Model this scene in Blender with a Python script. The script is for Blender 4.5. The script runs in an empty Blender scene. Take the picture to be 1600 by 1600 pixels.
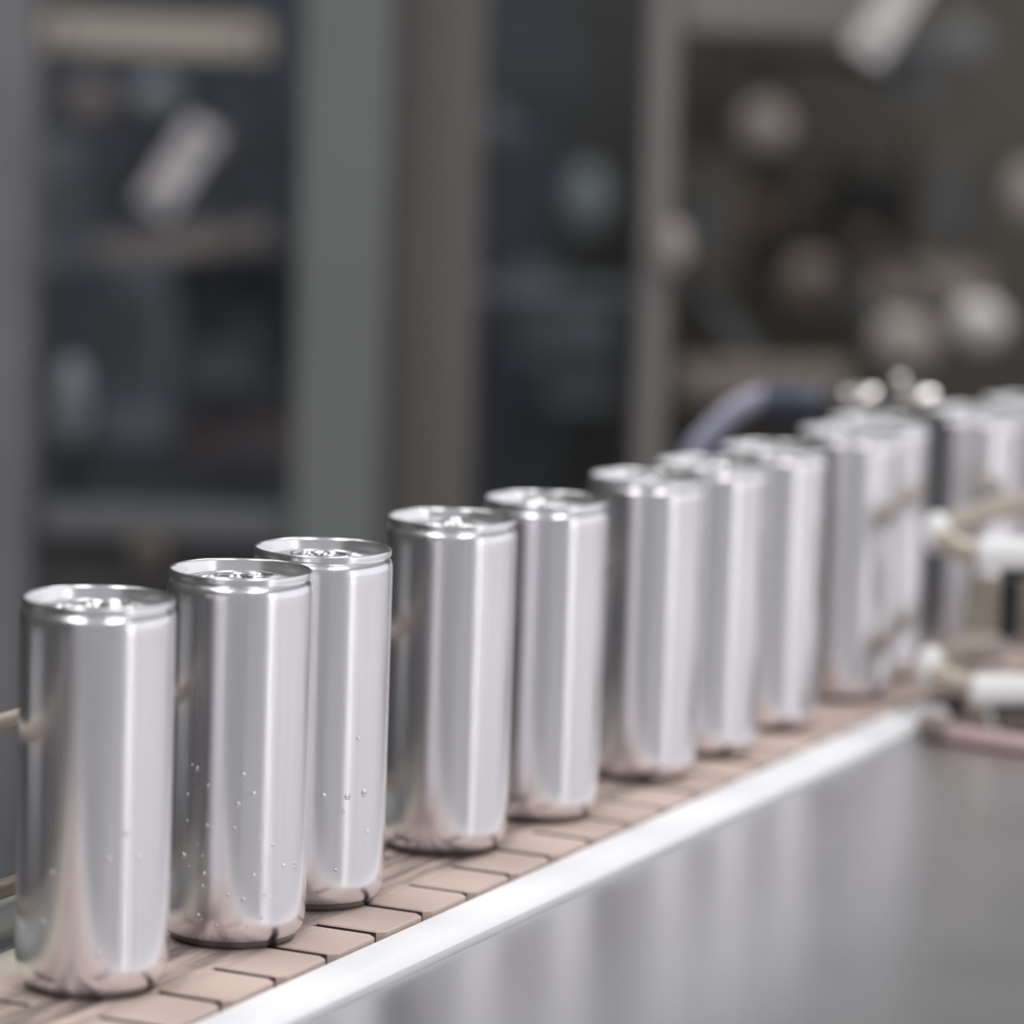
import bpy, bmesh, math, random
from mathutils import Vector, Matrix
random.seed(7)
sc = bpy.context.scene
C = sc.collection
PI = math.pi

# ------------------------------------------------------------------ camera
cam_d = bpy.data.cameras.new('camera')
cam = bpy.data.objects.new('camera', cam_d); C.objects.link(cam)
PITCH, ROLL, CAMZ = math.radians(7.485), math.radians(1.90), 1.2351
cam.matrix_world = (Matrix.Translation((0, 0, CAMZ)) @ Matrix.Rotation(math.radians(90) - PITCH, 4, 'X')
                    @ Matrix.Rotation(ROLL, 4, 'Z'))
cam_d.sensor_width = 36.0
cam_d.lens = 131.78
cam_d.clip_start = 0.05
cam_d.dof.use_dof = True
cam_d.dof.focus_distance = 1.385
cam_d.dof.aperture_fstop = 4.7
sc.camera = cam
sc.view_settings.view_transform = 'Standard'
sc.view_settings.look = 'None'
sc.view_settings.exposure = 0.0
sc.view_settings.gamma = 1.0
sc.view_settings.use_curve_mapping = False

# ------------------------------------------------------------------ world: soft light of a skylit hall
w = bpy.data.worlds.new('world'); sc.world = w; w.use_nodes = True
w.node_tree.nodes['Background'].inputs[0].default_value = (0.94, 0.96, 1.0, 1)
w.node_tree.nodes['Background'].inputs[1].default_value = 0.36

def area(name, loc, rot, sx, sy, power, col=(1, 1, 1)):
    l = bpy.data.lights.new(name, 'AREA'); l.shape = 'RECTANGLE'; l.size = sx; l.size_y = sy
    l.energy = power; l.color = col
    o = bpy.data.objects.new(name, l); C.objects.link(o); o.location = loc; o.rotation_euler = rot
    return o
# unseen soft light panels, added above and behind the line
LAMPS = [(-1.6, 2.6), (1.6, 2.6), (-1.6, -1.2), (1.6, -1.2)]
for x, y in LAMPS:
    area('added_panel_light', (x, y, 3.92), (0, 0, 0), 0.90, 2.3, 52, (1.0, 0.98, 0.97))

# ------------------------------------------------------------------ materials
def mat(name, col, rough=0.5, metal=0.0, var=0.0, vscale=20, bump=0.0, bscale=60, stretch=(1, 1, 1), emit=None, spec=0.5, rvar=0.0):
    m = bpy.data.materials.new(name); m.use_nodes = True
    nt = m.node_tree; b = nt.nodes['Principled BSDF']
    b.inputs['Base Color'].default_value = (*col, 1)
    b.inputs['Roughness'].default_value = rough
    b.inputs['Metallic'].default_value = metal
    b.inputs['Specular IOR Level'].default_value = spec
    if emit:
        b.inputs['Emission Color'].default_value = (*emit[:3], 1); b.inputs['Emission Strength'].default_value = emit[3]
    if var or bump or rvar:
        tc = nt.nodes.new('ShaderNodeTexCoord'); mp = nt.nodes.new('ShaderNodeMapping')
        mp.inputs['Scale'].default_value = stretch
        nt.links.new(tc.outputs['Object'], mp.inputs[0])
        n = nt.nodes.new('ShaderNodeTexNoise'); n.inputs['Scale'].default_value = vscale; n.inputs['Detail'].default_value = 5
        nt.links.new(mp.outputs[0], n.inputs[0])
        if var:
            mx = nt.nodes.new('ShaderNodeMix'); mx.data_type = 'RGBA'
            mx.inputs[6].default_value = (*[max(0, c * (1 - var)) for c in col], 1)
            mx.inputs[7].default_value = (*[min(1, c * (1 + var)) for c in col], 1)
            nt.links.new(n.outputs['Fac'], mx.inputs[0]); nt.links.new(mx.outputs[2], b.inputs['Base Color'])
        if rvar:
            mr = nt.nodes.new('ShaderNodeMapRange')
            mr.inputs['From Min'].default_value = 0.3; mr.inputs['From Max'].default_value = 0.7
            mr.inputs['To Min'].default_value = rough - rvar; mr.inputs['To Max'].default_value = rough + rvar
            nt.links.new(n.outputs['Fac'], mr.inputs[0]); nt.links.new(mr.outputs[0], b.inputs['Roughness'])
        if bump:
            n2 = nt.nodes.new('ShaderNodeTexNoise'); n2.inputs['Scale'].default_value = bscale; n2.inputs['Detail'].default_value = 4
            nt.links.new(mp.outputs[0], n2.inputs[0])
            bp = nt.nodes.new('ShaderNodeBump'); bp.inputs['Strength'].default_value = bump; bp.inputs['Distance'].default_value = 0.0004
            nt.links.new(n2.outputs['Fac'], bp.inputs['Height']); nt.links.new(bp.outputs[0], b.inputs['Normal'])
    return m

M = {}
M['can'] = mat('drawn_aluminium', (0.85, 0.83, 0.86), 0.25, 1, var=0.03, vscale=1, bump=0.025, bscale=1.0, stretch=(420, 420, 6), rvar=0.03)
M['can_base'] = mat('base_rim_painted_shade', (0.26, 0.245, 0.235), 0.35, 1, var=0.1, vscale=60)  # metal darkened to paint in the contact shadow under the can
M['lid'] = mat('lid_aluminium', (0.86, 0.86, 0.87), 0.25, 1, bump=0.04, bscale=1, stretch=(120, 900, 100))
M['tab'] = mat('tab_aluminium', (0.82, 0.82, 0.83), 0.18, 1)
M['steel'] = mat('stainless_sheet', (0.635, 0.63, 0.635), 0.30, 1, var=0.05, vscale=9, stretch=(1.5, 1, 1), rvar=0.02)
M['strip'] = mat('white_wear_plastic', (0.83, 0.84, 0.86), 0.38, 0, var=0.03, vscale=30, bump=0.15, bscale=180)
M['strip_old'] = mat('yellowed_wear_plastic', (0.56, 0.53, 0.44), 0.5, 0, var=0.12, vscale=40, bump=0.2, bscale=120)
M['gap_shade'] = mat('painted_gap_shade', (0.075, 0.05, 0.05), 0.6, 0, var=0.3, vscale=200)
M['track'] = mat('dark_track', (0.03, 0.018, 0.018), 0.6, 0, var=0.3, vscale=50)
M['frame'] = mat('frame_steel', (0.30, 0.31, 0.32), 0.35, 0.8, var=0.08, vscale=12)
M['greytube'] = mat('grey_green_tube', (0.36, 0.39, 0.38), 0.35, 0.3, var=0.08, vscale=30)
M['brownrod'] = mat('worn_brown_rod', (0.20, 0.16, 0.135), 0.4, 0.3, var=0.2, vscale=60)
M['beige'] = mat('beige_rod', (0.40, 0.35, 0.29), 0.4, 0.2, var=0.15, vscale=50)
M['whiteplastic'] = mat('white_rod_plastic', (0.80, 0.80, 0.81), 0.35, var=0.03, vscale=30)
M['bracket'] = mat('brown_bracket_steel', (0.26, 0.22, 0.19), 0.4, 0.4, var=0.2, vscale=30)
M['black'] = mat('black_plastic', (0.018, 0.018, 0.02), 0.45, var=0.2, vscale=20)
M['navy'] = mat('navy_plastic', (0.045, 0.05, 0.085), 0.45, var=0.15, vscale=40)
M['cable'] = mat('lavender_grey_tube', (0.36, 0.36, 0.47), 0.4, var=0.08, vscale=30)
M['bright'] = mat('polished_steel', (0.82, 0.79, 0.78), 0.22, 1)
M['pink'] = mat('faded_pink_rubber', (0.46, 0.33, 0.335), 0.5, var=0.1, vscale=60)
def paint(name, r, g, b, rough=0.5, metal=0.0, var=0.12, vs=7): return mat(name, (r, g, b), rough, metal, var=var, vscale=vs)
M['post_green'] = paint('grey_green_paint', 0.185, 0.197, 0.188)
M['post_warm'] = paint('warm_grey_paint', 0.175, 0.158, 0.148)
M['post_light'] = paint('light_grey_paint', 0.25, 0.232, 0.225)
M['post_left'] = paint('pale_grey_paint', 0.19, 0.19, 0.20, var=0.45, vs=9)
M['dark_blue'] = paint('blue_black_paint', 0.045, 0.048, 0.056)
M['dark_olive'] = paint('olive_brown_paint', 0.085, 0.078, 0.062, var=0.3, vs=5)
M['dark_grey'] = paint('dark_grey_paint', 0.075, 0.077, 0.08)
M['mid_grey'] = paint('mid_grey_paint', 0.14, 0.145, 0.15)
M['beige_paint'] = paint('beige_paint', 0.62, 0.52, 0.40)
M['beige_dim'] = paint('dull_beige_paint', 0.30, 0.25, 0.215)
M['pale_arm'] = paint('pale_warm_arm_paint', 0.85, 0.76, 0.70)
M['cap_pink'] = paint('pinkish_cap', 0.36, 0.31, 0.29)
M['cap_grey'] = paint('grey_cap', 0.30, 0.31, 0.30)
M['cap_white'] = paint('white_cap', 0.66, 0.63, 0.62)
M['cap_brown'] = paint('brown_cap', 0.20, 0.155, 0.135)
M['cap_dim'] = paint('dim_grey_cap', 0.21, 0.225, 0.215)
M['cap_green'] = paint('yellow_green_cap', 0.42, 0.60, 0.05)
M['cap_red'] = paint('brick_red_cap', 0.13, 0.075, 0.06)
M['wall'] = paint('wall_paint', 0.55, 0.55, 0.56)
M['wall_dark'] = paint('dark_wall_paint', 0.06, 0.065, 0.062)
M['concrete'] = paint('grey_concrete', 0.23, 0.215, 0.24, 0.5, var=0.2, vs=3)
M['panel_glow_back'] = mat('added_back_glow', (0.8, 0.8, 0.8), 0.5, emit=(0.96, 0.98, 1.0, 1.9))
M['panel_glow_right'] = mat('added_right_glow', (0.8, 0.8, 0.8), 0.5, emit=(0.97, 0.975, 1.0, 0.80))
M['strip_glow'] = mat('added_strip_glow', (0.8, 0.8, 0.8), 0.5, emit=(1.0, 0.99, 1.0, 10))
M['lamp'] = mat('lamp_diffuser', (0.9, 0.9, 0.9), 0.4, emit=(1, 0.98, 0.96, 1.5))

# water
m = bpy.data.materials.new('water'); m.use_nodes = True; b = m.node_tree.nodes['Principled BSDF']
b.inputs['Base Color'].default_value = (0.9, 0.9, 0.92, 1); b.inputs['Roughness'].default_value = 0.03
b.inputs['IOR'].default_value = 1.4; b.inputs['Transmission Weight'].default_value = 1.0; b.inputs['Metallic'].default_value = 0.5
M['water'] = m
# clear guard pane: mostly see-through with a faint sheen
m = bpy.data.materials.new('clear_pane'); m.use_nodes = True; nt = m.node_tree; nt.nodes.clear()
o_ = nt.nodes.new('ShaderNodeOutputMaterial'); tr = nt.nodes.new('ShaderNodeBsdfTransparent'); gl = nt.nodes.new('ShaderNodeBsdfGlossy')
mx = nt.nodes.new('ShaderNodeMixShader'); tr.inputs[0].default_value = (0.86, 0.89, 0.93, 1); gl.inputs['Roughness'].default_value = 0.08
mx.inputs[0].default_value = 0.015
nt.links.new(tr.outputs[0], mx.inputs[1]); nt.links.new(gl.outputs[0], mx.inputs[2]); nt.links.new(mx.outputs[0], o_.inputs[0])
M['pane'] = m
# belt plastic: pinkish beige with dark rubbed streaks running along the belt's middle
def belt_material():
    m = bpy.data.materials.new('belt_plastic'); m.use_nodes = True; nt = m.node_tree; N = nt.nodes; L = nt.links
    b = N['Principled BSDF']; b.inputs['Roughness'].default_value = 0.5
    geo = N.new('ShaderNodeNewGeometry'); mp = N.new('ShaderNodeMapping'); mp.vector_type = 'TEXTURE'
    mp.inputs['Location'].default_value = (J0[0], J0[1], 0); mp.inputs['Rotation'].default_value = (0, 0, math.atan2(D_[1], D_[0]))
    L.new(geo.outputs['Position'], mp.inputs[0])            # x along the belt, y across it
    sp = N.new('ShaderNodeSeparateXYZ'); L.new(mp.outputs[0], sp.inputs[0])
    # across-belt window: worn lane between about 24 and 66 mm
    lane = N.new('ShaderNodeFloatCurve')
    cv = lane.mapping.curves[0]
    cv.points[0].location = (0, 0); cv.points[1].location = (1, 0)
    for x, y in ((0.24, 0.0), (0.36, 1.0), (0.78, 1.0), (0.9, 0.2)): cv.points.new(x, y)
    lane.mapping.update()
    sc_ = N.new('ShaderNodeMath'); sc_.operation = 'DIVIDE'; sc_.inputs[1].default_value = 0.0825
    L.new(sp.outputs[1], sc_.inputs[0]); L.new(sc_.outputs[0], lane.inputs['Value'])
    m2 = N.new('ShaderNodeMapping'); m2.inputs['Scale'].default_value = (9, 95, 1); L.new(mp.outputs[0], m2.inputs[0])
    n = N.new('ShaderNodeTexNoise'); n.inputs['Scale'].default_value = 1.0; n.inputs['Detail'].default_value = 7; n.inputs['Roughness'].default_value = 0.65
    L.new(m2.outputs[0], n.inputs[0])
    r = N.new('ShaderNodeMapRange'); r.inputs['From Min'].default_value = 0.42; r.inputs['From Max'].default_value = 0.60
    r.inputs['To Max'].default_value = 0.95; L.new(n.outputs['Fac'], r.inputs[0])
    mu = N.new('ShaderNodeMath'); mu.operation = 'MULTIPLY'; L.new(r.outputs[0], mu.inputs[0]); L.new(lane.outputs[0], mu.inputs[1])
    n3 = N.new('ShaderNodeTexNoise'); n3.inputs['Scale'].default_value = 900; n3.inputs['Detail'].default_value = 2; L.new(mp.outputs[0], n3.inputs[0])
    oi = N.new('ShaderNodeObjectInfo')
    base = N.new('ShaderNodeMix'); base.data_type = 'RGBA'
    base.inputs[6].default_value = (0.50, 0.395, 0.345, 1); base.inputs[7].default_value = (0.60, 0.48, 0.425, 1)
    av = N.new('ShaderNodeMath'); av.operation = 'MULTIPLY_ADD'; av.inputs[1].default_value = 0.5; L.new(oi.outputs['Random'], av.inputs[0])
    hv = N.new('ShaderNodeMath'); hv.operation = 'MULTIPLY'; hv.inputs[1].default_value = 0.5; L.new(n3.outputs['Fac'], hv.inputs[0])
    L.new(hv.outputs[0], av.inputs[2]); L.new(av.outputs[0], base.inputs[0])
    mx = N.new('ShaderNodeMix'); mx.data_type = 'RGBA'; mx.inputs[7].default_value = (0.15, 0.125, 0.12, 1)
    L.new(mu.outputs[0], mx.inputs[0]); L.new(base.outputs[2], mx.inputs[6]); L.new(mx.outputs[2], b.inputs['Base Color'])
    bp = N.new('ShaderNodeBump'); bp.inputs['Strength'].default_value = 0.25; bp.inputs['Distance'].default_value = 0.0002
    L.new(n3.outputs['Fac'], bp.inputs['Height']); L.new(bp.outputs[0], b.inputs['Normal'])
    return m

# ------------------------------------------------------------------ helpers
def finish(name, bm, material, parent=None, smooth=False, angle=35):
    bmesh.ops.recalc_face_normals(bm, faces=bm.faces)
    me = bpy.data.meshes.new(name); bm.to_mesh(me); bm.free()
    if smooth:
        for p in me.polygons: p.use_smooth = True
        me.set_sharp_from_angle(angle=math.radians(angle))
    if material: me.materials.append(material)
    o = bpy.data.objects.new(name, me); C.objects.link(o)
    if parent: o.parent = parent
    return o
def obj(name, bm, material, parent=None, smooth=True): return finish(name, bm, material, parent, smooth)
def tag(o, label=None, cat=None, group=None, kind=None):
    if label: o['label'] = label
    if cat: o['category'] = cat
    if group: o['group'] = group
    if kind: o['kind'] = kind
    return o
def thing(name, label, cat, loc=(0, 0, 0), rz=0, group=None):
    o = bpy.data.objects.new(name, None); C.objects.link(o); o.location = loc; o.rotation_euler = (0, 0, rz)
    return tag(o, label, cat, group)
def struct(name, bm, material): return tag(obj(name, bm, material), kind='structure')
def box(bm, cx, cy, cz, sx, sy, sz, rot=None, bev=0.0):
    r = bmesh.ops.create_cube(bm, size=1)
    mtx = Matrix.Translation((cx, cy, cz)) @ (rot.to_4x4() if rot else Matrix.Identity(4)) @ Matrix.Diagonal((sx, sy, sz, 1))
    bmesh.ops.transform(bm, matrix=mtx, verts=r['verts'])
    if bev:
        es = list({e for v in r['verts'] for e in v.link_edges})
        bmesh.ops.bevel(bm, geom=es, offset=bev, segments=2, affect='EDGES')
    return bm
def bx(*a, **k): return box(bmesh.new(), *a, **k)
def lathe(bm, prof, seg=64, closed=False):
    rings = []
    for r, z in prof:
        if r < 1e-7: rings.append([bm.verts.new((0, 0, z))])
        else: rings.append([bm.verts.new((r * math.cos(2 * PI * i / seg), r * math.sin(2 * PI * i / seg), z)) for i in range(seg)])
    for a, b_ in zip(rings, rings[1:]):
        for i in range(seg):
            j = (i + 1) % seg
            if len(a) == 1 and len(b_) == 1: continue
            if len(a) == 1: bm.faces.new((a[0], b_[i], b_[j]))
            elif len(b_) == 1: bm.faces.new((a[i], a[j], b_[0]))
            else: bm.faces.new((a[i], a[j], b_[j], b_[i]))
    return bm
def tube(bm, pts, rad, seg=14, caps=True, close=False, sq=1.0):
    pts = [Vector(p) for p in pts]; n = len(pts); rings = []
    rads = rad if isinstance(rad, (list, tuple)) else [rad] * n
    up = None
    for i, p in enumerate(pts):
        if close: t = (pts[(i + 1) % n] - pts[i - 1]).normalized()
        else: t = (pts[min(i + 1, n - 1)] - pts[max(i - 1, 0)]).normalized()
        if up is None:
            up = Vector((0, 0, 1)) if abs(t.z) < 0.9 else Vector((1, 0, 0))
        s = t.cross(up).normalized(); u = s.cross(t).normalized(); up = u
        rings.append([bm.verts.new(p + rads[i] * (math.cos(2 * PI * k / seg) * s + sq * math.sin(2 * PI * k / seg) * u)) for k in range(seg)])
    m_ = n if close else n - 1
    for i in range(m_):
        a, b_ = rings[i], rings[(i + 1) % n]
        for k in range(seg):
            l = (k + 1) % seg; bm.faces.new((a[k], a[l], b_[l], b_[k]))
    if caps and not close:
        bm.faces.new(rings[0][::-1]); bm.faces.new(rings[-1])
    return bm
def rod(p, q, r, seg=20, rnd=0.25):
    """a round bar with softly rounded ends"""
    p, q = Vector(p), Vector(q); d = (q - p).normalized(); e = r * rnd
    return tube(bmesh.new(), [p, p + d * e * .4, p + d * e, q - d * e, q - d * e * .4, q], [r * .72, r * .93, r, r, r * .93, r * .72], seg)
def smooth_path(pts, n=8):
    P = [Vector(p) for p in pts]; out = []
    P = [P[0] * 2 - P[1]] + P + [P[-1] * 2 - P[-2]]
    for i in range(1, len(P) - 2):
        for k in range(n):
            t = k / n; a, b_, c, d = P[i - 1], P[i], P[i + 1], P[i + 2]
            out.append(0.5 * ((2 * b_) + (c - a) * t + (2 * a - 5 * b_ + 4 * c - d) * t * t + (3 * b_ - a - 3 * c + d) * t ** 3))
    out.append(P[-2]); return out

# ------------------------------------------------------------------ the belt's line in plan
ZB = 0.900                       # top of the belt
J0 = (-0.09357, 1.24070); D_ = (0.42550, 0.90496); N_ = (-0.90496, 0.42550)
S0, RC = 0.62, 1.25              # straight up to S0, then a gentle bend to the right of radius RC (about the edge)
def frame_at(s):
    """point on the near belt edge and heading of the belt at run length s"""
    if s <= S0: return Vector((J0[0] + D_[0] * s, J0[1] + D_[1] * s)), math.atan2(D_[1], D_[0])
    a = (s - S0) / RC; h0 = math.atan2(D_[1], D_[0])
    p0 = Vector((J0[0] + D_[0] * S0, J0[1] + D_[1] * S0))
    return p0 + Vector((D_[0], D_[1])) * RC * math.sin(a) - Vector((N_[0], N_[1])) * RC * (1 - math.cos(a)), h0 - a
def B(s, t, z=ZB):
    p, h = frame_at(s)
    return Vector((p.x - math.sin(h) * t, p.y + math.cos(h) * t, z))
M['belt'] = belt_material()
PITCH_S, WB = 0.0381, 0.0825

# ------------------------------------------------------------------ the hall
struct('floor', bx(0, 3, -0.05, 12, 14, 0.1), M['concrete'])
struct('wall_back', bx(0, 10.1, 2.2, 12, 0.2, 4.4), M['wall_dark'])
struct('wall_left', bx(-3.4, 3, 2.2, 0.2, 14, 4.4), M['wall_dark'])
struct('wall_right', bx(6.1, 3, 2.2, 0.2, 14, 4.4), M['wall'])
def window(name, pane_bm, bar_bms, pm):  # added glowing panel with bars, built like a window
    r = struct(name, pane_bm, pm)
    for b_ in bar_bms: obj('mullion', b_, M['mid_grey'], r)
    return r
window('added_glow_panel_back', bx(-1.9, 9.98, 2.95, 4.6, 0.03, 1.7), [bx(-4.2 + i * 1.15, 9.94, 2.95, 0.09, 0.06, 1.78) for i in range(5)], M['panel_glow_back'])  # unseen glowing panel, added to brighten the can lids
window('added_glow_panel_right', bx(5.98, 3.3, 2.1, 0.03, 11.8, 3.2), [bx(5.94, -2.6 + i * 1.97, 2.1, 0.06, 0.08, 3.3) for i in range(7)], M['panel_glow_right'])  # unseen glowing panel, added to whiten the right sides of the cans
struct('added_glow_strip', bx(5.98, -3.05, 1.9, 0.03, 0.22, 3.6), M['strip_glow'])  # unseen glowing strip, added for the thin bright line on the cans
for i, (x, y) in enumerate(LAMPS):
    t = thing('added_light_panel', ['added ceiling light panel over the left of the machines', 'added ceiling light panel over the right of the machines',
                             'added ceiling light panel behind the camera, left', 'added ceiling light panel behind the camera, right'][i], 'lamp', (x, y, 3.95), group='added ceiling light panels')
    obj('housing', bx(0, 0, 0.06, 0.98, 2.4, 0.07, bev=0.01), M['post_light'], t)
    obj('diffuser', bx(0, 0, 0.012, 0.94, 2.34, 0.02, bev=0.004), M['lamp'], t)

# ------------------------------------------------------------------ conveyor: belt of slats
belt = thing('conveyor_belt', 'pinkish-beige plastic slat belt carrying the row of cans', 'conveyor belt', (J0[0], J0[1], ZB), 0)
def slat_mesh():
    p, g = PITCH_S, 0.0023; c = 0.0030
    o = [(g + c, 0), (p - g - c * .8, 0), (p - g, c), (p - g, 0.0277), (p - g, 0.0548), (p - g, WB - c), (p - g - c * .8, WB), (g + c, WB), (g, WB - c),
         (g, 0.0548), (-g + 0.00015, 0.0544), (-g + 0.00015, 0.0281), (g, 0.0277), (g, c)]
    bm = bmesh.new(); top = [bm.verts.new((x, y, 0)) for x, y in o]; f = bm.faces.new(top)
    r = bmesh.ops.extrude_face_region(bm, geom=[f]); vs = [v for v in r['geom'] if isinstance(v, bmesh.types.BMVert)]
    bmesh.ops.translate(bm, vec=(0, 0, -0.0055), verts=vs)
    te = [e for e in bm.edges if all(abs(v.co.z) < 1e-6 for v in e.verts)]
    bmesh.ops.bevel(bm, geom=te, offset=0.0006, segments=1, affect='EDGES')
    return bm
first = None
PHASE = 0.004
for k in range(-9, 44):
    s = k * PITCH_S + PHASE
    p, h = frame_at(s)
    if first is None:
        first = obj('slat', slat_mesh(), M['belt'], belt, smooth=False); o = first
        first.data.materials.append(M['gap_shade'])          # shade of the gaps painted onto the slat sides
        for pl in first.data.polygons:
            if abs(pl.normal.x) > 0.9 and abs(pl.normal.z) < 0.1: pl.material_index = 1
    else:
        o = first.copy(); C.objects.link(o); o.parent = belt
    o.location = (p.x - J0[0], p.y - J0[1], random.uniform(-0.00015, 0.0001)); o.rotation_euler = (0, 0, h)

# swept strips that follow the belt
def sweep(prof, s0, s1, ds=0.05):
    """prof: closed list of (t, z) swept from s0 to s1 along the belt"""
    n = max(2, int(round((s1 - s0) / ds)) + 1); bm = bmesh.new(); rings = []
    for i in range(n):
        s = s0 + (s1 - s0) * i / (n - 1); rings.append([bm.verts.new(B(s, t, z)) for t, z in prof])
    for a, b_ in zip(rings, rings[1:]):
        for k in range(len(prof)):
            l = (k + 1) % len(prof); bm.faces.new((a[k], a[l], b_[l], b_[k]))
    bm.faces.new(rings[0][::-1]); bm.faces.new(rings[-1]); return bm
ZP = 0.8925                      # top of the steel sheet beside the belt
conv = thing('conveyor', 'conveyor frame with white wear strip along the belt', 'conveyor', tuple(B(0, 0, 0)))
conv.location = (0, 0, 0)
def cpart(name, bm, m_, label=None, smooth=True):
    o = obj(name, bm, m_, conv, smooth)
    if label: o['label'] = label
    return o
near = [(-0.0012, 0.880), (-0.0012, 0.8978), (-0.0022, 0.8986), (-0.0150, 0.8984), (-0.0156, 0.8980), (-0.0200, 0.8962), (-0.0212, 0.8945), (-0.0212, 0.880)]
ws = sweep(near, -0.36, 0.700)
cpart('wear_strip', ws, M['strip'], 'clean white wear strip on the near side of the belt')
far = [(WB + 0.0012, 0.880), (WB + 0.0012, 0.8975), (WB + 0.002, 0.8983), (WB + 0.0215, 0.8983), (WB + 0.0235, 0.8955), (WB + 0.0235, 0.880)]
cpart('wear_strip', sweep(far, -0.36, 1.3), M['strip_old'], 'yellowed wear strip on the far side of the belt')
cpart('track_bed', sweep([(-0.001, 0.872), (-0.001, 0.8945), (WB + 0.001, 0.8945), (WB + 0.001, 0.872)], -0.36, 1.3), M['track'])
cpart('side_plate', sweep([(WB + 0.024, 0.74), (WB + 0.024, 0.893), (WB + 0.030, 0.893), (WB + 0.030, 0.74)], -0.36, 1.3), M['frame'])
cpart('side_plate', sweep([(-0.0215, 0.74), (-0.0215, 0.891), (-0.0235, 0.891), (-0.0235, 0.74)], -0.36, 1.3), M['frame'])
for s in (-0.2, 0.45, 1.1):
    bm = bmesh.new(); p = B(s, 0.04, 0); box(bm, p.x, p.y, 0.37, 0.05, 0.05, 0.74, bev=0.004); box(bm, p.x, p.y, 0.01, 0.09, 0.09, 0.02, bev=0.003)
    cpart('support_leg', bm, M['frame'])

# far-side guide rails (seen at the left edge of the picture, mirrored in the cans)
def srod(name, t, z, r, s0, s1, m_, label, cat='rail', n=22):
    bm = tube(bmesh.new(), [B(s0 + (s1 - s0) * i / n, t, z) for i in range(n + 1)], r, 18)
    return bm
g = thing('grey_tube', 'grey-green round tube lying low behind the yellowed wear strip', 'tube')
obj('tube_body', srod('', 0.124, 0.9010, 0.0095, -0.36, 0.56, None, ''), M['greytube'], g)
for s in (-0.3, 0.1, 0.5):
    obj('clip', tube(bmesh.new(), [B(s, 0.124 + 0.0105 * math.cos(a), 0.9010 + 0.0105 * math.sin(a)) for a in [i * PI / 10 - 0.3 for i in range(13)]], 0.0014, 8), M['black'], g)
g = thing('lower_guide_rail', 'worn brown guide rail low behind the cans', 'guide rail')
obj('rail_bar', srod('', 0.116, 0.9165, 0.0036, -0.36, 0.56, None, ''), M['brownrod'], g)
for s in (-0.25, 0.2, 0.5):
    obj('rail_bracket', tube(bmesh.new(), [B(s, 0.116, 0.9165), B(s, 0.108, 0.911), B(s, 0.1038, 0.8985)], 0.0022, 8), M['frame'], g)
g = thing('upper_guide_rail', 'thin beige-brown guide rail at mid height behind the cans', 'guide rail')
obj('rail_bar', srod('', 0.106, 0.9823, 0.0029, -0.36, 0.56, None, ''), M['beige'], g)
for s in (-0.25, 0.2, 0.5):
    obj('rail_bracket', tube(bmesh.new(), [B(s, 0.108, 0.982), B(s, 0.145, 0.982), B(s, 0.150, 0.976), B(s, 0.150, 0.89)], 0.003, 8), M['frame'], g)

# ------------------------------------------------------------------ steel sheet
sheet = thing('steel_worktop', 'brushed stainless steel sheet beside the white wear strip', 'worktop')
def sheet_bm():
    bm = bmesh.new()
    for s0, s1 in ((-0.55, 1.35),):
        n = 16; A = [B(s0 + (s1 - s0) * i / n, -0.0240) for i in range(n + 1)]
        far_ = [Vector((0.95, 0.6, 0)), Vector((1.2, 2.6, 0))]
        poly = [(p.x, p.y) for p in A] + [(1.15, A[-1].y), (1.15, 0.45), (A[0].x, 0.45)]
        top = [bm.verts.new((x, y, ZP)) for x, y in poly]; f = bm.faces.new(top)
        r = bmesh.ops.extrude_face_region(bm, geom=[f]); bmesh.ops.translate(bm, vec=(0, 0, -0.003), verts=[v for v in r['geom'] if isinstance(v, bmesh.types.BMVert)])
    return bm
obj('sheet', sheet_bm(), M['steel'], sheet, smooth=False)
obj('skirt', bx(1.149, 1.45, 0.80, 0.003, 2.0, 0.18), M['steel'], sheet, smooth=False)
for x, y in ((1.05, 0.55), (1.05, 2.2), (0.05, 0.55)):
    obj('table_leg', bx(x, y, 0.44, 0.04, 0.04, 0.88, bev=0.003), M['frame'], sheet)

# ------------------------------------------------------------------ cans
mm = 0.001
BODY = [(0, 9.2), (8, 8.6), (14, 6.4), (18.6, 2.8), (20.6, 0.7), (21.6, 0.12), (22.4, 0.15)]
BASE = [(22.4, 0.15), (22.8, 0.5), (23.1, 1.5), (23.4, 2.4), (24.1, 2.9)]
WALL = [(24.1, 2.9), (25.0, 4.1), (25.75, 5.6), (26.25, 7.9), (26.45, 10.5), (26.5, 14), (26.5, 40), (26.5, 80), (26.5, 124), (26.5, 127.6),
        (26.42, 128.8), (26.15, 130.2), (25.7, 131.2), (25.1, 131.8), (24.8, 132.3), (24.8, 133.2)]
LID = [(24.9, 133.1), (25.6, 132.75), (25.9, 133.0), (25.92, 134.5), (25.85, 135.0), (25.62, 135.28), (25.35, 135.28), (25.1, 135.05), (24.95, 134.5),
       (24.6, 132.4), (24.1, 130.2), (23.8, 129.5), (23.4, 129.25), (23.0, 129.5), (22.75, 130.3), (22.4, 130.9), (21.9, 131.15), (18.2, 131.2),
       (17.7, 130.95), (17.2, 130.8), (8, 130.8), (0, 130.8)]
def sc_(p): return [(r * mm, z * mm) for r, z in p]
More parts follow.
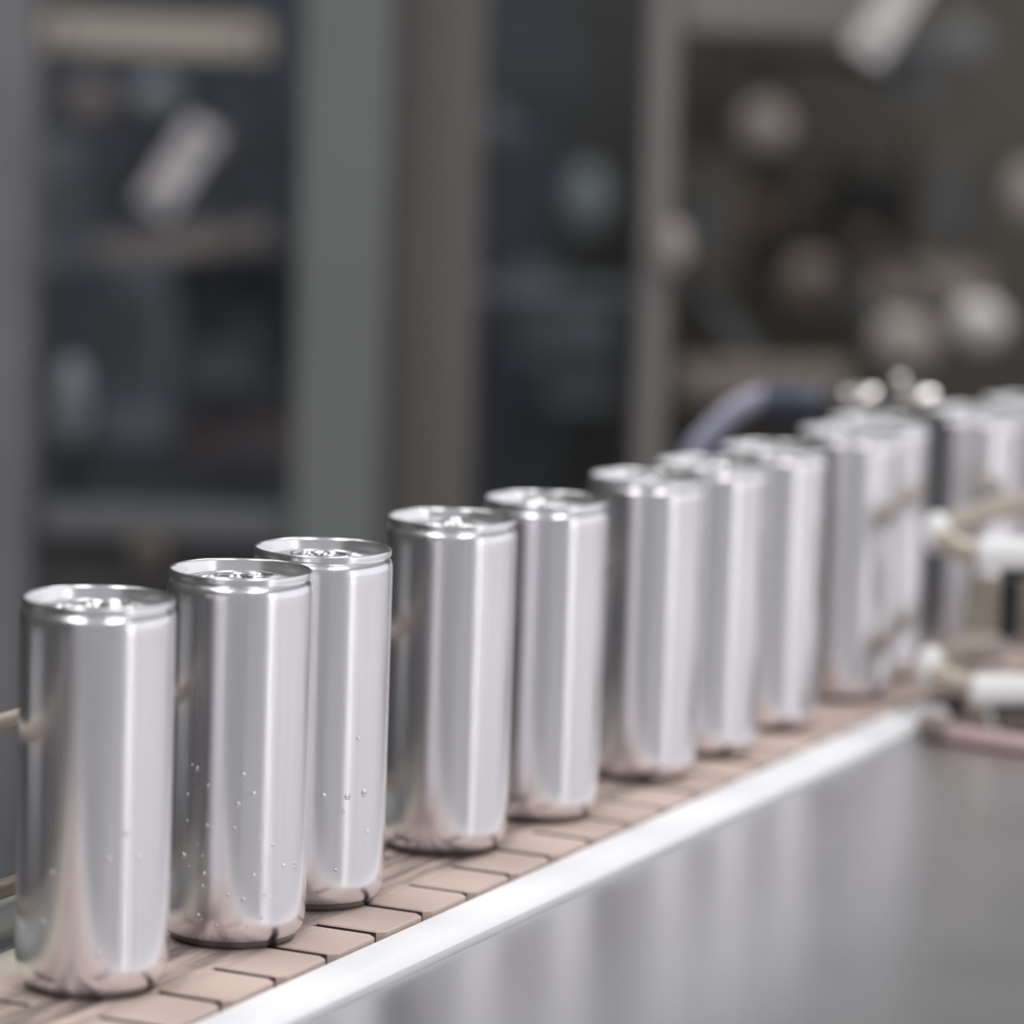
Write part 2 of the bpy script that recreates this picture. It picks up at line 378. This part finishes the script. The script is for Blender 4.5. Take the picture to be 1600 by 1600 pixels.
def tab_bm():
    """stay-on tab: a curled ring with a finger hole, a nose plate and a rivet"""
    bm = bmesh.new(); z0 = 132.1 * mm
    ring = []
    for i in range(36):
        a = 2 * PI * i / 36; x = 11.0 * math.cos(a); y = 7.6 * math.sin(a) * (1 - 0.10 * math.cos(a)); ring.append(((x + 1.5) * mm, y * mm, z0 + (0.5 * mm if x > 4 else 0)))
    tube(bm, ring, 0.75 * mm, 8, close=True)
    hole = [((6.0 + 3.9 * math.cos(2 * PI * i / 24)) * mm, 4.6 * math.sin(2 * PI * i / 24) * mm, z0 + 0.3 * mm) for i in range(24)]
    tube(bm, hole, 0.45 * mm, 6, close=True)
    # web between the outer ring and the hole, then the nose
    o_ = [bm.verts.new((p[0], p[1], z0 + 0.15 * mm)) for p in ring]; 
    h_ = [bm.verts.new(((6.0 + 3.9 * math.cos(2 * PI * i / 36)) * mm, 4.6 * math.sin(2 * PI * i / 36) * mm, z0 + 0.15 * mm)) for i in range(36)]
    for i in range(36):
        j = (i + 1) % 36; bm.faces.new((o_[i], o_[j], h_[j], h_[i]))
    lathe_off = len(bm.verts)
    r = lathe(bmesh.new(), [(0, 133.1 * mm), (1.9 * mm, 133.0 * mm), (2.4 * mm, 132.6 * mm), (2.4 * mm, 130.8 * mm)], 20)
    me = bpy.data.meshes.new('t'); r.to_mesh(me); r.free()
    n0 = len(bm.verts); bm.from_mesh(me); bpy.data.meshes.remove(me); bm.verts.ensure_lookup_table()
    bmesh.ops.translate(bm, vec=(-2.2 * mm, 0, 0), verts=bm.verts[n0:])
    return bm
def score_bm():
    """raised bead round the pouring opening, in front of the tab"""
    pts = [((-11.5 + 7.5 * math.cos(2 * PI * i / 32)) * mm, 9.0 * mm * math.sin(2 * PI * i / 32), 130.85 * mm) for i in range(32)]
    return tube(bmesh.new(), pts, 0.45 * mm, 6, close=True)
proto = thing('aluminium_can', 'x', 'can')
obj('can_body', lathe(bmesh.new(), sc_(WALL), 128), M['can'], proto).data.set_sharp_from_angle(angle=PI)
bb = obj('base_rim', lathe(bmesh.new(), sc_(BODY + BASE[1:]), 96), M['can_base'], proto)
ld = obj('lid', lathe(bmesh.new(), sc_(LID), 128), M['lid'], proto)
obj('pull_tab', tab_bm(), M['tab'], ld)
obj('opening_bead', score_bm(), M['lid'], ld)
def copy_tree(o, parent=None):
    c = o.copy(); C.objects.link(c); c.parent = parent
    for ch in o.children: copy_tree(ch, c)
    return c
CANS = [(-0.1399, 1.2626, 'frontmost plain silver can, at the left edge of the belt'),
        (-0.0971, 1.3389, 'plain silver can covered in water droplets, second from the front'),
        (-0.0708, 1.4006, 'plain silver can with a few droplets, third from the front'),
        (-0.0243, 1.5000, 'plain silver can standing nearer the white strip, fourth from the front'),
        (0.0141, 1.5688, 'slightly blurred silver can, fifth from the front'),
        (0.0600, 1.6616, 'blurred silver can with dark left side, sixth from the front'),
        (0.0915, 1.7226, 'blurred silver can tucked close behind the sixth, seventh from the front'),
        (0.1247, 1.7935, 'blurred silver can, eighth from the front'),
        (0.1690, 1.8810, 'blurred silver can beside the end of the white strip, ninth from the front'),
        (0.1890, 1.9420, 'very blurred silver can partly hidden behind the ninth can'),
        (0.2465, 2.0064, 'very blurred silver can above the upper guide rail nose'),
        (0.2841, 2.0666, 'farthest silver can, cut by the right edge of the picture')]
DROPS = {1: [(-122.5, 67.1, .08), (-117.6, 66.3, .11), (-118.1, 65.4, .09), (-79.6, 64.8, .18), (-108.0, 60.3, .11), (-126.0, 56.0, .11), (-93.6, 56.8, .11),
             (-71.9, 57.5, .2), (-83.9, 54.1, .18), (-126.2, 46.4, .09), (-107.9, 45.8, .13), (-104.4, 44.2, .13), (-86.2, 45.4, .15), (-65.0, 40.1, .09),
             (-54.9, 38.7, .13), (-128.9, 33.5, .2), (-111.4, 34.4, .09), (-123.7, 29.8, .08), (-109.6, 28.1, .15), (-70.0, 27.8, .2), (-110.6, 23.4, .13),
             (-43.5, 30.3, .13), (-29.7, 30.2, .11), (-29.5, 28.7, .13), (-61.5, 20.6, .11), (-77.8, 19.2, .2), (-90.2, 20.8, .11), (-98.4, 21.1, .09),
             (-113.9, 12.7, .15), (-122.7, 13.0, .1), (-63.2, 12.3, .1), (-98.1, 9.4, .11), (-74.1, 9.4, .09), (-110.2, 11.2, .07), (-10.8, 44.1, .07),
             (-9.1, 41.1, .07), (-128.2, 69.2, .06), (-80.8, 59.2, .07), (-95.8, 47.0, .05), (-125.5, 22.5, .06), (-116, 38.5, .06), (-119, 31.2, .05), (-113, 25.4, .06)],
         2: [(-52.2, 66.2, .18), (-45.0, 45.1, .24), (-81.0, 44.9, .2), (-61.2, 44.4, .24), (-64.5, 39.0, .16), (-70.1, 16.8, .14), (-39.9, 29.9, .16)],
         0: [(-72.1, 49.8, .21), (-114.7, 44.3, .16), (-59.7, 58.4, .21), (-101.3, 40.0, .13), (-122.3, 26.7, .16), (-78.4, 16.9, .21), (-77.3, 18.2, .16),
             (-47.0, 49.2, .19), (-97.2, 48.2, .13)]}
TABROT = [20, 12, 200, 75, 140, 250, 30, 310, 110, 60, 190, 270]
for i, (x, y, lab) in enumerate(CANS):
    r = proto if i == 0 else copy_tree(proto)
    r.location = (x, y, ZB + 0.00015); r.rotation_euler = (0, 0, math.radians(TABROT[i])); r['label'] = lab; r['group'] = 'row of cans on the belt'
for i, ds in DROPS.items():
    root = [o for o in C.objects if o.type == 'EMPTY' and o.get('label') == CANS[i][2]][0]
    bm = bmesh.new()
    for a, z, rad in ds:
        rr = rad * 5.2 * mm; an = math.radians(a - TABROT[i]); R = 26.5 * mm
        res = bmesh.ops.create_uvsphere(bm, u_segments=12, v_segments=8, radius=rr)
        mtx = Matrix.Translation((R * math.cos(an), R * math.sin(an), z * mm)) @ Matrix.Rotation(an, 4, 'Z') @ Matrix.Diagonal((0.8, 1, random.uniform(1.0, 1.2), 1))
        bmesh.ops.transform(bm, matrix=mtx, verts=res['verts'])
    tag(obj('water_droplets', bm, M['water'], root), 'clear water droplets clinging to the can wall', kind='stuff')

# ------------------------------------------------------------------ guide rail noses at the right
def nose(name, label, z, dz, m_rod):
    g = thing(name, label, 'guide rail')
    pts = smooth_path([B(0.83, -0.012, z + 0.001), B(0.76, -0.014, z), B(0.70, -0.017, z - 0.001), B(0.672, -0.021, z - 0.003), B(0.664, -0.029, z - 0.006), B(0.668, -0.040, z - 0.010)], 6)
    n = len(pts); 
    obj('rail_bar', tube(bmesh.new(), pts, 0.0062, 16), M['beige'], g)
    a = B(0.668, -0.021, z - 0.002)
    cap = bmesh.new(); bmesh.ops.create_uvsphere(cap, u_segments=20, v_segments=14, radius=0.0085)
    bmesh.ops.transform(cap, matrix=Matrix.Translation(a) @ Matrix.Diagonal((0.85, 1, 1.25, 1)), verts=cap.verts)
    obj('nose_cap', cap, M['whiteplastic'], g)
    obj('white_rod', rod((0.2265, 1.800, z - 0.0065), (0.40, 1.815, z - 0.003), 0.0078), M['whiteplastic'], g)
    obj('rod_shadow_bar', rod((0.238, 1.801, z - 0.0160), (0.38, 1.815, z - 0.0125), 0.0032), M['black'], g)  # black bar in place of the shadow line below the white rod
    return g
nose('guide_rail', 'upper guide rail with white rod and rounded nose at right edge', 0.9925, 0, None)
nose('guide_rail', 'lower guide rail with white rod and rounded nose just above the sheet', 0.9255, 0, None)
g = thing('rail_stand', 'brown steel stand joining the two guide rails at right edge', 'stand')
obj('stand_post', bx(0.2735, 1.845, 0.945, 0.022, 0.012, 0.105, bev=0.002), M['bracket'], g)
obj('stand_arm', bx(0.250, 1.86, 0.952, 0.040, 0.008, 0.028, bev=0.002), M['beige'], g)
obj('stand_foot', bx(0.268, 1.845, 0.8965, 0.045, 0.03, 0.006, bev=0.001), M['bracket'], g)
obj('clamp_block', bx(0.247, 1.830, 0.955, 0.009, 0.012, 0.030, bev=0.002), M['black'], g)
g = thing('support_peg', 'short beige post at the end of the white strip', 'post')
a = B(0.688, -0.038, 0)
obj('post_shaft', rod((a.x, a.y, ZP), (a.x, a.y, 0.922), 0.0055), M['beige'], g)
obj('foot_nut', rod((a.x, a.y, ZP), (a.x, a.y, 0.8965), 0.009, 6), M['cap_brown'], g)
g = thing('pink_hose', 'faded pink rubber hose lying on the steel sheet at right edge', 'hose')
obj('hose_body', tube(bmesh.new(), smooth_path([(0.215, 1.802, 0.8975), (0.236, 1.785, 0.8975), (0.27, 1.765, 0.8975), (0.33, 1.745, 0.8975), (0.42, 1.74, 0.8975)]), 0.0048, 12), M['pink'], g)
obj('hose_fitting', rod((0.205, 1.812, 0.8985), (0.218, 1.800, 0.8975), 0.0058), M['cap_brown'], g)

# sensor with its cable behind the cans
g = thing('cable_tube', 'bent lavender-grey cable tube rising behind the eighth can', 'cable')
pts = smooth_path([(0.088, 2.16, 0.905), (0.094, 2.155, 0.955), (0.104, 2.15, 0.990), (0.117, 2.15, 1.007), (0.131, 2.15, 1.019), (0.1435, 2.15, 1.0245)], 6)
obj('tube_sleeve', tube(bmesh.new(), pts, 0.0068, 16), M['cable'], g)
obj('cable_foot', rod((0.088, 2.16, 0.86), (0.088, 2.16, 0.908), 0.009), M['black'], g)
g = thing('sensor', 'dark navy sensor barrel at the end of the grey cable tube', 'sensor')
obj('barrel', rod((0.143, 2.15, 1.0215), (0.180, 2.15, 1.0210), 0.0105), M['navy'], g)
obj('lock_nut', rod((0.174, 2.15, 1.0210), (0.181, 2.15, 1.0210), 0.0125, 6), M['black'], g)
obj('support_rod', rod((0.170, 2.158, 0.86), (0.170, 2.158, 1.022), 0.004), M['frame'], g)
g = thing('clamp', 'polished steel clamp with round knob beside the navy sensor', 'clamp')
obj('clamp_bar', rod((0.1855, 2.12, 1.0285), (0.2050, 2.12, 1.0285), 0.0065), M['bright'], g)
k = bmesh.new(); bmesh.ops.create_uvsphere(k, u_segments=24, v_segments=16, radius=0.0042); bmesh.ops.translate(k, vec=(0.2135, 2.08, 1.0425), verts=k.verts)
obj('knob', k, M['bright'], g)
obj('knob_stem', rod((0.2135, 2.08, 1.041), (0.2195, 2.10, 1.030), 0.0022), M['bright'], g)
obj('clamp_jaw', rod((0.2160, 2.10, 1.0315), (0.2360, 2.10, 1.0305), 0.0062), M['bright'], g)
obj('clamp_post', rod((0.213, 2.11, 0.86), (0.213, 2.11, 1.032), 0.005), M['frame'], g)

# ------------------------------------------------------------------ machine guard behind the belt
guard = thing('machine_guard', 'tall grey machine guard frame with clear panes behind the cans', 'machine guard', (0, 2.9, 0))
def gp(name, bm, m_, label=None):
    bmesh.ops.translate(bm, vec=(0, -2.9, 0), verts=bm.verts)
    o = obj(name, bm, m_, guard)
    if label: o['label'] = label
    return o
gp('post', bx(-0.1345, 2.85, 1.05, 0.067, 0.06, 2.1, bev=0.004), M['post_green'], 'broad grey-green post')
gp('post', bx(-0.0665, 2.96, 1.05, 0.066, 0.06, 2.1, bev=0.004), M['post_warm'], 'warm grey post beside the green one')
gp('post', bx(0.1060, 2.95, 1.05, 0.023, 0.03, 2.1, bev=0.003), M['post_light'], 'slim light grey post')
gp('post', bx(-0.395, 2.85, 1.05, 0.055, 0.05, 2.1, bev=0.004), M['post_left'])
gp('post', bx(0.62, 2.95, 1.05, 0.05, 0.05, 2.1, bev=0.004), M['post_light'])
gp('crossbar', bx(-0.265, 2.852, 0.844, 0.19, 0.03, 0.026, bev=0.002), M['mid_grey'])
gp('crossbar', bx(-0.265, 2.852, 2.05, 0.19, 0.03, 0.05, bev=0.002), M['mid_grey'])
gp('crossbar', bx(0.200, 2.96, 1.280, 0.16, 0.04, 0.10, bev=0.003), M['post_light'], 'light grey crossbar at the top')
gp('lower_panel', bx(-0.265, 2.87, 0.44, 0.195, 0.01, 0.78), M['dark_grey'])
gp('lower_panel', bx(0.03, 2.97, 0.42, 0.135, 0.01, 0.82), M['dark_blue'])
gp('lower_panel', bx(0.36, 2.97, 0.42, 0.49, 0.01, 0.82), M['dark_olive'])
gp('pane', bx(-0.265, 2.86, 1.44, 0.19, 0.004, 1.18), M['pane'])
gp('pane', bx(0.032, 2.96, 1.47, 0.129, 0.004, 1.26), M['pane'])

# unseen white reflector added at left, for pale patches on the can flanks
g = thing('added_reflector', 'unseen white reflector slab on legs, added left of the conveyor', 'reflector', (-1.45, 1.35, 0))
obj('reflector_top', bx(0, 0, 0.755, 0.26, 0.6, 0.03, bev=0.006), M['whiteplastic'], g)
for sx in (-1, 1):
    for sy in (-1, 1): obj('leg', bx(sx * 0.1, sy * 0.26, 0.37, 0.03, 0.03, 0.74, bev=0.003), M['frame'], g)

# cabinet behind the guard
cab = thing('machine_cabinet', 'dark machine housing filling the space behind the guard', 'machine', (0, 5, 0))
def cp(name, bm, m_, label=None):
    bmesh.ops.translate(bm, vec=(0, -5, 0), verts=bm.verts)
    o = obj(name, bm, m_, cab, True)
    if label: o['label'] = label
cp('back_panel', bx(-0.55, 4.95, 1.1, 1.15, 0.03, 2.2), M['dark_blue'], 'blue-black back panel')
cp('back_panel', bx(0.75, 5.45, 1.1, 1.5, 0.03, 2.2), M['dark_olive'], 'olive-brown back panel')
cp('divider', bx(0.04, 5.2, 1.1, 0.04, 0.5, 2.2), M['dark_blue'])
cp('base_plinth', bx(0.3, 4.6, 0.3, 2.6, 0.7, 0.6, bev=0.01), M['dark_grey'])

# ------------------------------------------------------------------ machinery seen through the guard, each thing apart
def bar(p, q, th, dep, m_, name, label, cat, ends=True):
    """flat bar with bolts at its ends"""
    p, q = Vector(p), Vector(q); c = (p + q) / 2; L = (q - p).length
    ang = math.atan2(q.z - p.z, q.x - p.x); R = Matrix.Rotation(-ang, 3, 'Y')
    g = thing(name, label, cat, tuple(c))
    obj('bar_body', bx(0, 0, 0, L, dep, th, rot=R, bev=min(th, dep) * .12), m_, g)
    if ends:
        for sg in (-1, 1):
            v = R @ Vector((sg * (L / 2 - th * .5), 0, 0))
            obj('bolt', rod((v.x, -dep / 2 - 0.006, v.z), (v.x, -dep / 2 + 0.002, v.z), th * .2, 6), M['frame'], g)
    # hanger that carries the bar from the housing
    back = (4.93 if c.x < 0.05 else 5.43) - c.y
    obj('hanger', bx(0, back / 2, 0, th * .5, back, th * .5), M['dark_grey'], g)
    return g
bar((-0.487, 3.8, 1.2085), (-0.262, 3.8, 1.2055), 0.037, 0.03, M['beige_paint'], 'crossbeam', 'cream-coloured horizontal beam at the upper left of the machine', 'beam')
bar((-0.3125, 3.7, 1.121), (-0.3640, 3.7, 1.038), 0.036, 0.02, M['pale_arm'], 'linkage_arm', 'pale slanting linkage arm below the cream beam', 'arm')
bar((-0.442, 3.9, 0.980), (-0.262, 3.9, 1.006), 0.028, 0.03, M['beige_dim'], 'crossbeam', 'dull beige sloping beam under the slanting arm', 'beam')
bar((0.2990, 2.88, 1.2900), (0.2540, 2.88, 1.2140), 0.032, 0.02, M['cap_white'], 'linkage_arm', 'bright slanting arm at the top right', 'arm')
bar((0.145, 3.4, 0.914), (0.302, 3.4, 0.918), 0.036, 0.03, M['beige_dim'], 'crossbeam', 'brownish horizontal beam low behind the slim post', 'beam')

def knob(loc, r, m_, name, label, cat, sz=1.0, back=None):
    if back is None: back = (4.93 if loc[0] < 0.05 else 5.43) - loc[1]
    g = thing(name, label, cat, loc)
    k = lathe(bmesh.new(), [(0, 0.55 * r), (0.45 * r, 0.52 * r), (0.8 * r, 0.38 * r), (r, 0.12 * r), (r, -0.25 * r), (0.7 * r, -0.4 * r), (0, -0.4 * r)], 28)
    bmesh.ops.transform(k, matrix=Matrix.Diagonal((1, 1, sz, 1)) @ Matrix.Rotation(PI / 2, 4, 'X'), verts=k.verts)
    obj('cap', k, m_, g)
    obj('spindle', rod((0, 0.2 * r, 0), (0, back, 0), r * .3), M['dark_grey'], g)
    return g
g = thing('lever', 'black upright lever with grey rounded grip behind the left pane', 'lever', (-0.380, 3.2, 0.60))
obj('shaft', bx(0, 0, -0.168, 0.024, 0.02, 0.864, bev=0.004), M['black'], g)
gk = lathe(bmesh.new(), [(0, .335), (.007, .333), (.012, .325), (.0145, .31), (.0145, .29), (.011, .272), (.008, .262), (0, .262)], 24)
obj('grip', gk, M['cap_grey'], g)
knob((-0.484, 3.5, 0.808), 0.013, M['cap_green'], 'button', 'yellow-green button at the left edge of the picture', 'button', 1.3)
knob((-0.520, 4.5, 1.120), 0.028, M['cap_brown'], 'valve_cap', 'dull pinkish valve cap at the upper left', 'valve cap')
knob((-0.440, 4.5, 1.130), 0.030, M['cap_grey'], 'valve_cap', 'dim grey valve cap between cream beam and slanting arm', 'valve cap', .8)
knob((0.076, 4.5, 1.025), 0.026, M['cap_dim'], 'valve_cap', 'pale green-grey valve cap seen through the middle pane', 'valve cap', 1.6)
knob((-0.023, 4.5, 1.106), 0.030, M['mid_grey'], 'valve_cap', 'dim grey valve cap at the top of the middle pane', 'valve cap')
knob((0.286, 4.5, 1.120), 0.030, M['cap_pink'], 'hand_knob', 'pinkish round knob right of the slim post', 'knob')  # pale oversized knobs: their colour stands in for blurred glints off small chrome
knob((0.549, 4.8, 1.222), 0.034, M['mid_grey'], 'hand_knob', 'dim grey round knob at the top right', 'knob')
knob((0.450, 5.0, 1.018), 0.034, M['mid_grey'], 'hand_knob', 'dim grey knob in the middle of the olive housing', 'knob')
knob((0.492, 5.0, 1.012), 0.030, M['mid_grey'], 'hand_knob', 'dim grey knob touching the right side of another', 'knob')
knob((0.1185, 2.90, 1.065), 0.012, M['cap_pink'], 'latch_button', 'small pinkish latch button on the slim light post', 'button', 1.6, 0.03)
knob((0.358, 4.6, 0.928), 0.034, M['cap_brown'], 'hand_knob', 'brownish round knob above the low brown beam', 'knob')
knob((0.605, 4.5, 1.050), 0.026, M['cap_pink'], 'hand_knob', 'pinkish knob at the right edge of the picture', 'knob', 1.3)
knob((0.418, 3.4, 0.975), 0.026, M['cap_white'], 'hand_knob', 'bright whitish knob above the far cans', 'knob', 0.9)
knob((0.372, 3.6, 0.938), 0.033, M['cap_pink'], 'hand_knob', 'dull beige-pink knob left of the bright one', 'knob', 0.9)
knob((0.30, 4.9, 0.99), 0.030, M['cap_red'], 'hand_knob', 'dark reddish knob in the olive housing', 'knob')
knob((0.45, 4.9, 0.955), 0.026, M['cap_red'], 'hand_knob', 'dark reddish knob below the paired grey knobs', 'knob')

def housing(loc, size, m_, name, label, cat, ribs=0, lid_=True):
    g = thing(name, label, cat, loc); sx, sy, sz = size
    obj('housing_body', bx(0, 0, 0, sx, sy, sz, bev=min(size) * .08), m_, g)
    for i in range(ribs):
        z = -sz * .38 + sz * .76 * i / max(1, ribs - 1)
        obj('cooling_fin', bx(0, -sy / 2 - .006, z, sx * .86, .016, sz * .3 / ribs), m_, g)
    back = (4.93 if loc[0] < 0.05 else 5.43) - loc[1]
    if loc[1] > 3: obj('mount', bx(0, sy / 2 + (back - sy / 2) / 2, 0, min(sx, sz) * .4, back - sy / 2, min(sx, sz) * .4), M['dark_grey'], g)
    if lid_: obj('cover_plate', bx(0, -sy / 2 - .003, 0, sx * .6, .006, sz * .5, bev=.001), M['dark_grey'], g)
    return g
housing((-0.425, 4.2, 0.86), (0.075, 0.10, 0.22), M['mid_grey'], 'gearbox', 'grey gearbox low behind the left pane', 'gearbox')
housing((-0.33, 4.3, 0.93), (0.13, 0.12, 0.06), M['black'], 'motor', 'black motor below the sloping beige beam', 'motor', 4, False)
housing((-0.335, 4.25, 0.83), (0.10, 0.12, 0.05), M['dark_grey'], 'gearbox', 'dark grey gearbox under the black motor', 'gearbox')
housing((-0.30, 4.3, 0.745), (0.15, 0.12, 0.045), M['cap_red'], 'control_box', 'dark red-brown box low behind the left pane', 'box')
housing((-0.277, 2.848, 0.822), (0.026, 0.03, 0.030), M['cap_brown'], 'terminal_box', 'small brownish box below the left crossbar', 'box')
housing((-0.19, 4.3, 1.02), (0.05, 0.1, 0.30), M['dark_grey'], 'cable_duct', 'upright dark cable duct behind the broad green post', 'duct')
housing((-0.50, 4.1, 1.02), (0.05, 0.1, 0.14), M['mid_grey'], 'control_box', 'grey box behind the left guard post', 'box')
housing((0.015, 4.4, 0.893), (0.045, 0.06, 0.11), M['mid_grey'], 'air_cylinder', 'upright grey air cylinder low in the middle pane', 'cylinder')
housing((0.04, 4.2, 0.935), (0.26, 0.04, 0.016), M['mid_grey'], 'cable_tray', 'thin grey tray crossing the middle pane', 'tray', 0, False)
housing((0.075, 4.4, 0.84), (0.075, 0.08, 0.11), M['mid_grey'], 'gearbox', 'grey gearbox at the lower right of the middle pane', 'gearbox')
housing((0.02, 4.5, 1.17), (0.10, 0.08, 0.07), M['dark_grey'], 'motor', 'dark grey motor at the top of the middle pane', 'motor', 3)
housing((0.235, 4.9, 0.985), (0.10, 0.1, 0.16), M['dark_olive'], 'gearbox', 'olive gearbox right of the slim post', 'gearbox')
housing((0.40, 4.9, 1.13), (0.16, 0.12, 0.12), M['dark_olive'], 'motor', 'olive motor high in the olive housing', 'motor', 4, False)
housing((0.55, 4.9, 1.02), (0.10, 0.12, 0.20), M['dark_olive'], 'gearbox', 'tall olive gearbox near the right edge', 'gearbox')
housing((0.315, 3.1, 1.205), (0.045, 0.04, 0.06), M['mid_grey'], 'pivot_block', 'grey pivot block under the bright slanting arm', 'pivot')
housing((0.50, 4.6, 0.93), (0.14, 0.10, 0.04), M['beige_dim'], 'cable_tray', 'brownish tray low at the right edge', 'tray', 0, False)
